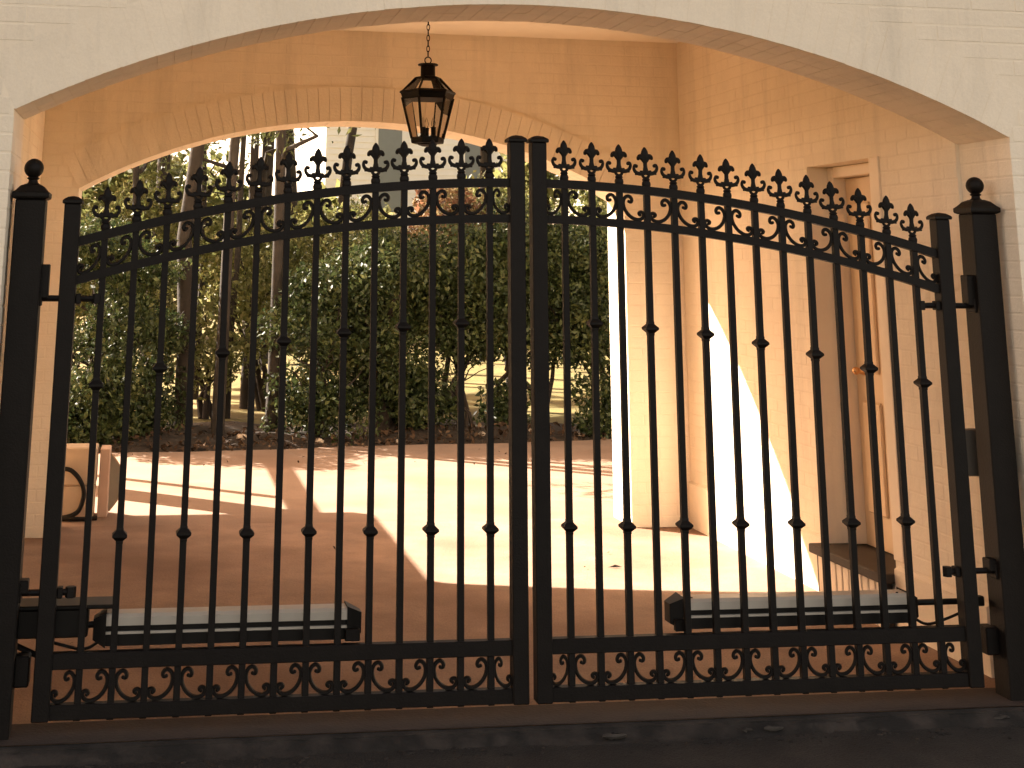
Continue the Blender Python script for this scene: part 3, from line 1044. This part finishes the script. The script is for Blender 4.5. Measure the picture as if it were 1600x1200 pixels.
# ------------------------------------------------------------------ box by the outer corner
ub = empty('hose_cabinet', (-2.06, 4.85, 0))
tag(ub, 'tan cabinet with a looped black hose, standing just outside the passage', 'utility cabinet')
def upart(mb, nm, m, sm=None):
    mb.v = [(p[0] + 2.06, p[1] - 4.85, p[2]) for p in mb.v]
    return mb.build(nm, m, ub, sm)
upart(MB().bbox(-2.26, -1.955, 4.74, 5.0, 0.22, 0.475, 0.008), 'upper_case', M_TAN)
upart(MB().bbox(-2.255, -1.96, 4.75, 5.0, 0.0, 0.218, 0.005), 'lower_case', M_TAN)
upart(MB().bbox(-1.935, -1.865, 4.78, 5.02, 0.0, 0.46, 0.006), 'side_panel', M_PINK)
mb = MB(); poly = [(-1.862, 0.03)] + [(-1.862 + 0.10 * math.sin(math.pi * i / 14) , 0.03 + 0.39 * i / 14) for i in range(1, 14)] + [(-1.862, 0.42)]
mb.prism(poly, 4.86, 4.92)
upart(mb, 'curved_guard', M_GUARD)
rim = MB(); rim.tube([(x_ + 0.004, 4.858, z_) for x_, z_ in poly], 0.006, 6)
upart(rim, 'guard_rim', M_TAN)
mb = MB()
mb.tube(smooth_path([(-2.22, 4.71, 0.34), (-2.13, 4.70, 0.33), (-2.06, 4.70, 0.26), (-2.03, 4.70, 0.17), (-2.06, 4.70, 0.06), (-2.14, 4.69, 0.022), (-2.22, 4.69, 0.02)], 5), 0.016, 8)
mb.tube(smooth_path([(-2.20, 4.66, 0.018), (-2.05, 4.63, 0.018), (-1.93, 4.66, 0.018)], 5), 0.015, 8)
upart(mb, 'hose', M_DARKPL, 50)

# ------------------------------------------------------------------ garden
def leaf_cloud(name, m, parent, centers, radii, per, size, aspect=0.5, droop=0.3, up_bias=0.4, shell=0.5):
    P = []; 
    for c, r, n in zip(centers, radii, per):
        d = rng.normal(size=(n, 3)); d /= np.linalg.norm(d, axis=1)[:, None]
        rr = rng.random(n) ** (1.0 / (1.6 + shell * 3))
        p = np.array(c) + d * rr[:, None] * np.array(r)
        P.append(p)
    P = np.concatenate(P)
    n = len(P)
    u = rng.normal(size=(n, 3)); u[:, 2] -= droop
    u /= np.linalg.norm(u, axis=1)[:, None]
    w = rng.normal(size=(n, 3)); w[:, 2] += up_bias
    w -= u * (w * u).sum(1)[:, None]; w /= np.linalg.norm(w, axis=1)[:, None]
    s = np.cross(u, w)
    L = size * rng.uniform(0.45, 1.45, n)[:, None]
    Wd = L * aspect
    # four-point bent leaf: base, two sides, tip
    v = np.stack([P - u * L * .5, P + s * Wd * .5 + w * L * .08, P + u * L * .5, P - s * Wd * .5 + w * L * .08], 1).reshape(-1, 3)
    f = np.arange(n * 4).reshape(-1, 4)
    me = bpy.data.meshes.new(name)
    me.vertices.add(n * 4); me.vertices.foreach_set('co', v.ravel())
    tri = np.concatenate([f[:, [0, 1, 2]], f[:, [0, 2, 3]]], 1).reshape(-1, 3)
    me.loops.add(len(tri) * 3); me.loops.foreach_set('vertex_index', tri.ravel().astype(np.int32))
    me.polygons.add(len(tri)); me.polygons.foreach_set('loop_start', np.arange(len(tri), dtype=np.int32) * 3)
    me.polygons.foreach_set('loop_total', np.full(len(tri), 3, dtype=np.int32))
    me.materials.append(m)
    me.update(calc_edges=True); me.validate()
    return link(name, me, parent)


def bend(a, b, k, n=5):
    a, b = Vector(a), Vector(b)
    return [a.lerp(b, i / n) + Vector((random.gauss(0, k), random.gauss(0, k), 0)) * math.sin(math.pi * i / n) for i in range(n + 1)]


def shrub(x, y, h, w, label, kind='shrub', stems=3, low=0.35, leaf=0.064, count=6500, m=M_LEAF, group='evergreen shrubs in the garden bed', clumps=26, sr=0.022, depth=None):
    g = empty('evergreen_shrub' if kind == 'shrub' else kind, (x, y, 0))
    tag(g, label, 'shrub', group)
    st = MB(); cs = []; rs = []; ps = []
    dp = depth or w * 0.8
    tips = []
    for s in range(stems):
        a = random.uniform(0, 6.28)
        top = Vector((math.cos(a) * w * .25, math.sin(a) * dp * .25, h * random.uniform(.6, .85)))
        base = Vector((random.gauss(0, .07), random.gauss(0, .07), -0.05))
        path = bend(base, top, 0.09, 6)
        st.tube(path, [sr * 1.5 - sr * i * 0.2 for i in range(7)], 6)
        for q in range(3):
            p0 = path[2 + q]
            a2 = random.uniform(0, 6.28)
            e = p0 + Vector((math.cos(a2) * w * .35, math.sin(a2) * dp * .35, h * random.uniform(.1, .3)))
            st.tube(bend(p0, e, .04, 4), [sr * .6 - sr * .1 * i for i in range(5)], 5)
            tips.append(e)
    st.build('trunk', M_BARK, g, 60)
    for c in range(clumps):
        t = random.random()
        z = low + (h - low) * t
        prof = math.sin(math.pi * (0.12 + 0.80 * t)) ** 0.6
        a = random.uniform(0, 6.28); rr = math.sqrt(random.random())
        cs.append((math.cos(a) * rr * w * .45 * prof, math.sin(a) * rr * dp * .45 * prof, z))
        k = random.uniform(.22, .42) * (0.6 + 0.4 * w)
        rs.append((k, k, k * .75)); ps.append(int(count / clumps))
    leaf_cloud('crown', m, g, cs, rs, ps, leaf)
    return g


# front row of shrubs: (x, y, height, width, foot of crown, stems, leaves, clumps, label)
rows = [
    (-2.30, 9.15, 2.0, 1.2, 0.02, 3, 15000, 30, 'dark holly shrub clothed to the ground beyond the tan cabinet', M_LEAF, 0.03),
    (-1.75, 9.7, 1.9, 0.9, 0.02, 2, 10000, 24, 'dark dense shrub clothed to the ground next to the holly', M_LEAF, 0.04),
    (0.16, 9.35, 1.65, 1.15, 0.03, 4, 13000, 26, 'low spreading evergreen shrub at the front of the bed', M_LEAF, 0.02),
    (0.88, 9.7, 2.0, 1.55, 0.25, 2, 21000, 38, 'largest dark evergreen shrub with one thick trunk, near the middle of the bed', M_LEAF, 0.09),
    (1.82, 9.9, 2.1, 1.5, 0.88, 4, 14000, 30, 'open-stemmed evergreen shrub with thin bare stems over yellow grass', M_LEAF, 0.018),
    (2.60, 10.0, 2.25, 1.5, 0.88, 3, 14000, 32, 'evergreen shrub showing a forked stem behind the meeting stiles', M_LEAF, 0.022),
    (3.40, 9.55, 2.3, 1.2, 0.05, 3, 15000, 30, 'dark evergreen shrub against the outer pier of the passage', M_LEAF, 0.03),
    (4.7, 9.8, 2.6, 1.5, 0.2, 3, 7000, 22, 'dark evergreen shrub out of sight past the pier', M_LEAF, 0.03),
    (1.38, 9.95, 0.60, 0.5, 0.02, 2, 2600, 10, 'knee-high dark shrub between the thick trunk and the thin bare stems', M_LEAF, 0.01),
    (2.30, 10.0, 0.42, 0.45, 0.02, 2, 1800, 8, 'smallest dark shrub, under the thin bare stems', M_LEAF, 0.01),
]
for (x, y, h, w, low, stems, cnt, cl, lab, m, sr) in rows:
    shrub(x, y, h, w, lab, stems=stems, low=low, count=cnt, clumps=cl, m=m, sr=sr)

# taller, lighter bushes behind the front row
back = [
    (-2.2, 12.6, 2.7, 2.2, M_LEAF2, 'olive green bush behind the holly, lit from the back'),
    (-1.0, 11.9, 1.5, 1.5, M_LEAF2, 'low yellowish bush filling the sunlit gap between the pine trunks'),
    (-0.2, 12.8, 2.2, 2.0, M_LEAF2, 'olive green bush between the pine trunks'),
    (1.3, 12.8, 2.35, 2.2, M_LEAF2, 'olive green bush seen above the largest dark shrub'),
    (2.05, 12.4, 2.62, 1.4, M_LEAFR, 'reddish brown leaved bush under the lantern'),
    (3.0, 12.8, 2.75, 2.0, M_LEAF2, 'yellowish green bush just past the red leaved one'),
    (4.2, 12.4, 3.0, 2.0, M_LEAF2, 'tall olive green bush near the outer pier'),
]
for (x, y, h, w, m, lab) in back:
    shrub(x, y, h, w, lab, 'garden_bush', stems=3, low=1.05 if h > 2 else 0.45, leaf=0.075, count=8500 if h > 2 else 3000, clumps=30, m=m, group='bushes behind the evergreen shrubs', sr=0.03)


def pine(x, y, h, r, lean, label, crown_low, crown_w, count=5000, m=M_LEAFN, twigs=8, group='pine trunks behind the garden', size=0.16):
    g = empty('pine_tree', (x, y, 0))
    tag(g, label, 'tree', group)
    top = Vector((lean[0], lean[1], h))
    path = bend((0, 0, -0.1), top, 0.045, 9)
    t = MB()
    t.tube(path, [r * (1.12 if i == 0 else 1) * (1 - 0.075 * i) for i in range(10)], 9)
    t.build('trunk', M_PBARK, g, 60)
    cs, rs, ps = [], [], []
    lm = MB()
    for k in range(twigs):
        zz = crown_low + (h - crown_low) * (k + random.random()) / twigs
        f = zz / h
        p0 = path[0].lerp(path[-1], f)
        a = random.uniform(0, 6.28)
        L = crown_w * (1.1 - 0.7 * (zz - crown_low) / (h - crown_low + .01)) * random.uniform(.6, 1.1)
        e = p0 + Vector((math.cos(a) * L, math.sin(a) * L, random.uniform(-.1, .5)))
        lm.tube(bend(p0, e, .08, 4), [0.035 - .007 * i for i in range(5)], 5)
        for s in (0.55, 0.8, 1.0):
            c = p0.lerp(e, s) + Vector((random.gauss(0, .2), random.gauss(0, .2), random.gauss(0.1, .15)))
            cs.append(tuple(c)); kk_ = random.uniform(.25, .5); rs.append((kk_, kk_, kk_ * .6)); ps.append(int(count / (twigs * 3)))
    tag(lm.build('limb', M_PBARK, g, 60), kind='stuff')
    leaf_cloud('crown', m, g, cs, rs, ps, size, 0.28, 0.2, 0.3, 0.2)
    return g


pine(-1.27, 9.9, 9.5, 0.10, (-0.02, 0.3), 'thick dark pine trunk between the holly and the sunlit gap', 2.7, 1.3, 2600, size=0.11)
pine(-0.93, 9.35, 11.0, 0.068, (0.2, 0.2), 'slender pine trunk rising from the bed in the sunlit gap', 3.4, 1.4, 1500, size=0.11)
pine(-0.42, 13.2, 10.0, 0.075, (0.1, 0.1), 'thin pine trunk close behind the slender one', 3.4, 1.4, 1200)
pine(-0.36, 9.5, 11.0, 0.068, (0.12, 0.2), 'straight pine trunk at the edge of the low spreading shrub, with bare side branches', 2.55, 1.1, 900, twigs=13, size=0.10)
for (x, y, r_, lab) in ((-1.95, 12.2, 0.05, 'thin trunk showing over the holly, outermost of the thin trunks'), (-1.62, 13.5, 0.06, 'thin trunk showing over the dark dense shrub'), (-1.05, 14.5, 0.05, 'thin trunk in the sunlit gap beside the thick dark pine'), (-0.72, 12.0, 0.045, 'thinnest trunk in the sunlit gap between the two slender pines'), (-0.15, 15.5, 0.06, 'thin trunk just past the straight pine')):
    pine(x, y, 9.0, r_, (random.uniform(-.1, .25), .1), lab, 2.4, 0.9, 1500, twigs=10, size=0.10, group='thin trunks beyond the shrubs')
pine(0.50, 13.6, 10.0, 0.085, (1.3, 0.3), 'leaning pine trunk nearest the lantern', 4.6, 1.8, 2200)
for (x, y, h, cw, lab) in ((-3.9, 14.6, 6.6, 1.5, 'pine beyond the porch whose crown shades the driveway'), (-5.6, 14.7, 8.6, 2.0, 'pine standing outside the passage view, beyond the porch'), (-6.5, 16.5, 10.0, 2.6, 'tall pine far beyond the porch')):
    pine(x, y, h, 0.13, (0.3, 0.2), lab, 2.2, cw, 3600, twigs=12)

# tall pine stand: bare trunks, high unseen crowns added to block the back sky
k = 0
for (x, y, lab) in ((-1.75, 21.5, 'tall pine trunk across the lawn, seen over the holly'), (-0.95, 23.0, 'tall pine trunk across the lawn beside the slender pine'), (0.35, 22.0, 'tall pine trunk across the lawn next to the thickest pine'), (1.15, 25.0, 'tall pine trunk across the lawn by the leaning pine'),
        (-5.5, 24.0, 'unseen tall pine added past the holly to block the sky'), (-10.5, 22.0, 'unseen tall pine added far out beyond the porch to block the sky'), (5.0, 23.0, 'tall pine added behind the red leaved bush to block the sky'), (9.5, 21.0, 'tall pine added to block the sky, hidden by the outer pier'), (14.0, 23.0, 'outermost unseen pine added past the outer pier to block the sky')):
    pine(x, y, 14.5 + 1.5 * math.sin(k * 2.1), 0.15, (random.uniform(-.3, .3), 0.2), lab, 6.2, 3.4, 3000, twigs=14, group='tall pines across the lawn, crowns added to block the sky', size=0.42)
    k += 1

# trees far behind the lawn ----------------------------------------------------------
def far_tree(x, y, h, w, m, lab, count=3800, low=0.5, leaf=0.3):
    g = empty('distant_tree', (x, y, 0))
    tag(g, lab, 'tree', 'trees on the far side of the lawn')
    t = MB(); path = bend((0, 0, -.1), (random.gauss(0, .3), 0, h * .8), .15, 6)
    t.tube(path, [.16 - .02 * i for i in range(7)], 7)
    t.build('trunk', M_BARK, g, 60)
    cs, rs, ps = [], [], []
    for k in range(26):
        tt = random.random(); a = random.uniform(0, 6.28); rr = math.sqrt(random.random())
        pr = math.sin(math.pi * (.12 + .8 * tt)) ** .7
        cs.append((math.cos(a) * rr * w * .5 * pr, math.sin(a) * rr * w * .5 * pr, low + (h - low) * tt))
        q = random.uniform(.5, 1.0) * w / 4.5; rs.append((q, q, q * .8)); ps.append(count // 26)
    leaf_cloud('crown', m, g, cs, rs, ps, leaf, .6)


far = [(-8, 34, 6, 6, M_LEAF2), (-4.6, 32, 4.9, 5, M_LEAF2), (-1.6, 31, 4.3, 4.5, M_LEAF2), (0.8, 34, 3.9, 4.2, M_LEAF2), (3.0, 31, 3.6, 3.6, M_LEAF2), (5.6, 32, 3.5, 3.6, M_LEAFR), (8.4, 31, 4.6, 4.4, M_LEAF2), (11.5, 33, 6.0, 5, M_LEAF2), (15.5, 34, 8, 6, M_LEAF2)]
labs = ['tall olive tree far across the lawn, outermost beyond the holly', 'tall olive tree far across the lawn behind the holly', 'olive tree far across the lawn behind the slender pine', 'small olive tree behind the thickest pine trunk', 'small rounded olive tree in front of the white house wall', 'small russet tree in front of the grey house window', 'small olive tree past the white house', 'mid height olive tree behind the evergreen by the pier', 'tall olive tree hidden past the outer pier']
for (x, y, h, w, m), lab in zip(far, labs):
    far_tree(x, y, h, w, m, lab)

# white house beyond --------------------------------------------------------------------
wh = empty('white_house', (6.5, 44, 0))
tag(wh, 'pale white house with a tall grey window far behind the garden', 'house')
def wpart(mb, nm, m, par=wh):
    mb.v = [(p[0] - 6.5, p[1] - 44, p[2]) for p in mb.v]
    return mb.build(nm, m, par)
wall = wpart(MB().box(3.9, 11.5, 44, 52, -0.1, 7.6), 'wall', M_WHITE)
for k in range(34):
    z0 = 0.1 + k * 0.22
    b = MB().add([(3.88, 43.955, z0), (11.52, 43.955, z0), (11.52, 43.99, z0 + 0.218), (3.88, 43.99, z0 + 0.218), (3.88, 43.998, z0), (11.52, 43.998, z0)], [(0, 1, 2, 3), (4, 5, 1, 0)])
    wpart(b, 'siding_board', M_WHITE, wall)
for (xa, xb, za, zb) in ((5.75, 6.6, 3.6, 6.9), (8.9, 9.75, 3.6, 6.9)):
    f = wpart(MB().box(xa - .1, xb + .1, 43.90, 43.95, za - .1, zb + .1), 'window', M_WHITE)
    wpart(MB().box(xa, xb, 43.88, 43.90, za, zb), 'shutter', M_SHUT, f)
wpart(MB().prism([(3.5, 7.6), (11.9, 7.6), (7.7, 10.6)], 43.6, 52.4), 'roof', M_ROOF)

# leaf litter and stones on the bed ------------------------------------------------------
n = 2200
P = np.zeros((n, 3)); P[:, 0] = rng.uniform(-4, 6, n)
P[:, 1] = 8.55 + 0.155 * np.maximum(P[:, 0], -2) + np.abs(rng.normal(0, 0.6, n))
me_c = [tuple(p) for p in P]
def bed_z(x, y):
    q = mulch_wob(0, 0, [x, y, 0]); return q[2]
lit = leaf_cloud('leaf_litter', M_LITTER, None, [(p[0], p[1], bed_z(p[0], p[1]) + 0.035) for p in P], [(0.02, 0.02, 0.012)] * n, [1] * n, 0.065, 0.6, 0, 2.5)
tag(lit, kind='stuff', label='fallen tan leaves scattered over the garden bed', cat='leaf litter')
for i in range(6):
    x = -0.6 + i * 0.75 + random.uniform(-.2, .2)
    y = 8.78 + 0.155 * x + random.uniform(0, .25)
    mb = MB(); r_ = random.uniform(.025, .05)
    mb.ball((0, 0, 0), r_, 8, 5, (1.3, 1, .65))
    mb.v = [(p[0] + random.gauss(0, .006), p[1] + random.gauss(0, .006), p[2] + random.gauss(0, .005)) for p in mb.v]
    o = mb.build('edging_stone', M_STONE, None, 50); o.location = (x, y, bed_z(x, y) + r_ * .4)
    tag(o, 'pale stone on the garden bed edge ' + ('below the straight pine trunk', 'in front of the low spreading shrub', 'in front of the thick-trunked shrub', 'in front of the thin bare stems', 'straight behind the meeting stiles', 'closest to the outer pier')[i], 'stone', 'pale stones along the garden bed')

sc_pts = [(random.uniform(-2.2, 2.1), random.choice((random.uniform(0.2, 3.9), random.gauss(8.0, .5)))) for q_ in range(26)]
o = leaf_cloud('blown_leaves', M_LITTER, None, [(a_, c_, 0.012) for a_, c_ in sc_pts], [(0.01, 0.01, 0.004)] * 26, [1] * 26, 0.032, 0.55, 0, 3.0)
tag(o, kind='stuff', label='dry brown leaf bits blown over the paving', cat='leaf litter')
# pebble-sized dark leaf on the lit paving
mb = MB(); mb.add([(0, 0, 0.004), (0.05, 0.012, 0.016), (0.09, 0, 0.006), (0.045, -0.014, 0.005)], [(0, 1, 2), (0, 2, 3)])
o = mb.build('fallen_leaf', M_MULCH); o.location = (1.18, 2.75, 0.0)
tag(o, 'small dark leaf lying on the sunlit floor of the passage', 'leaf')
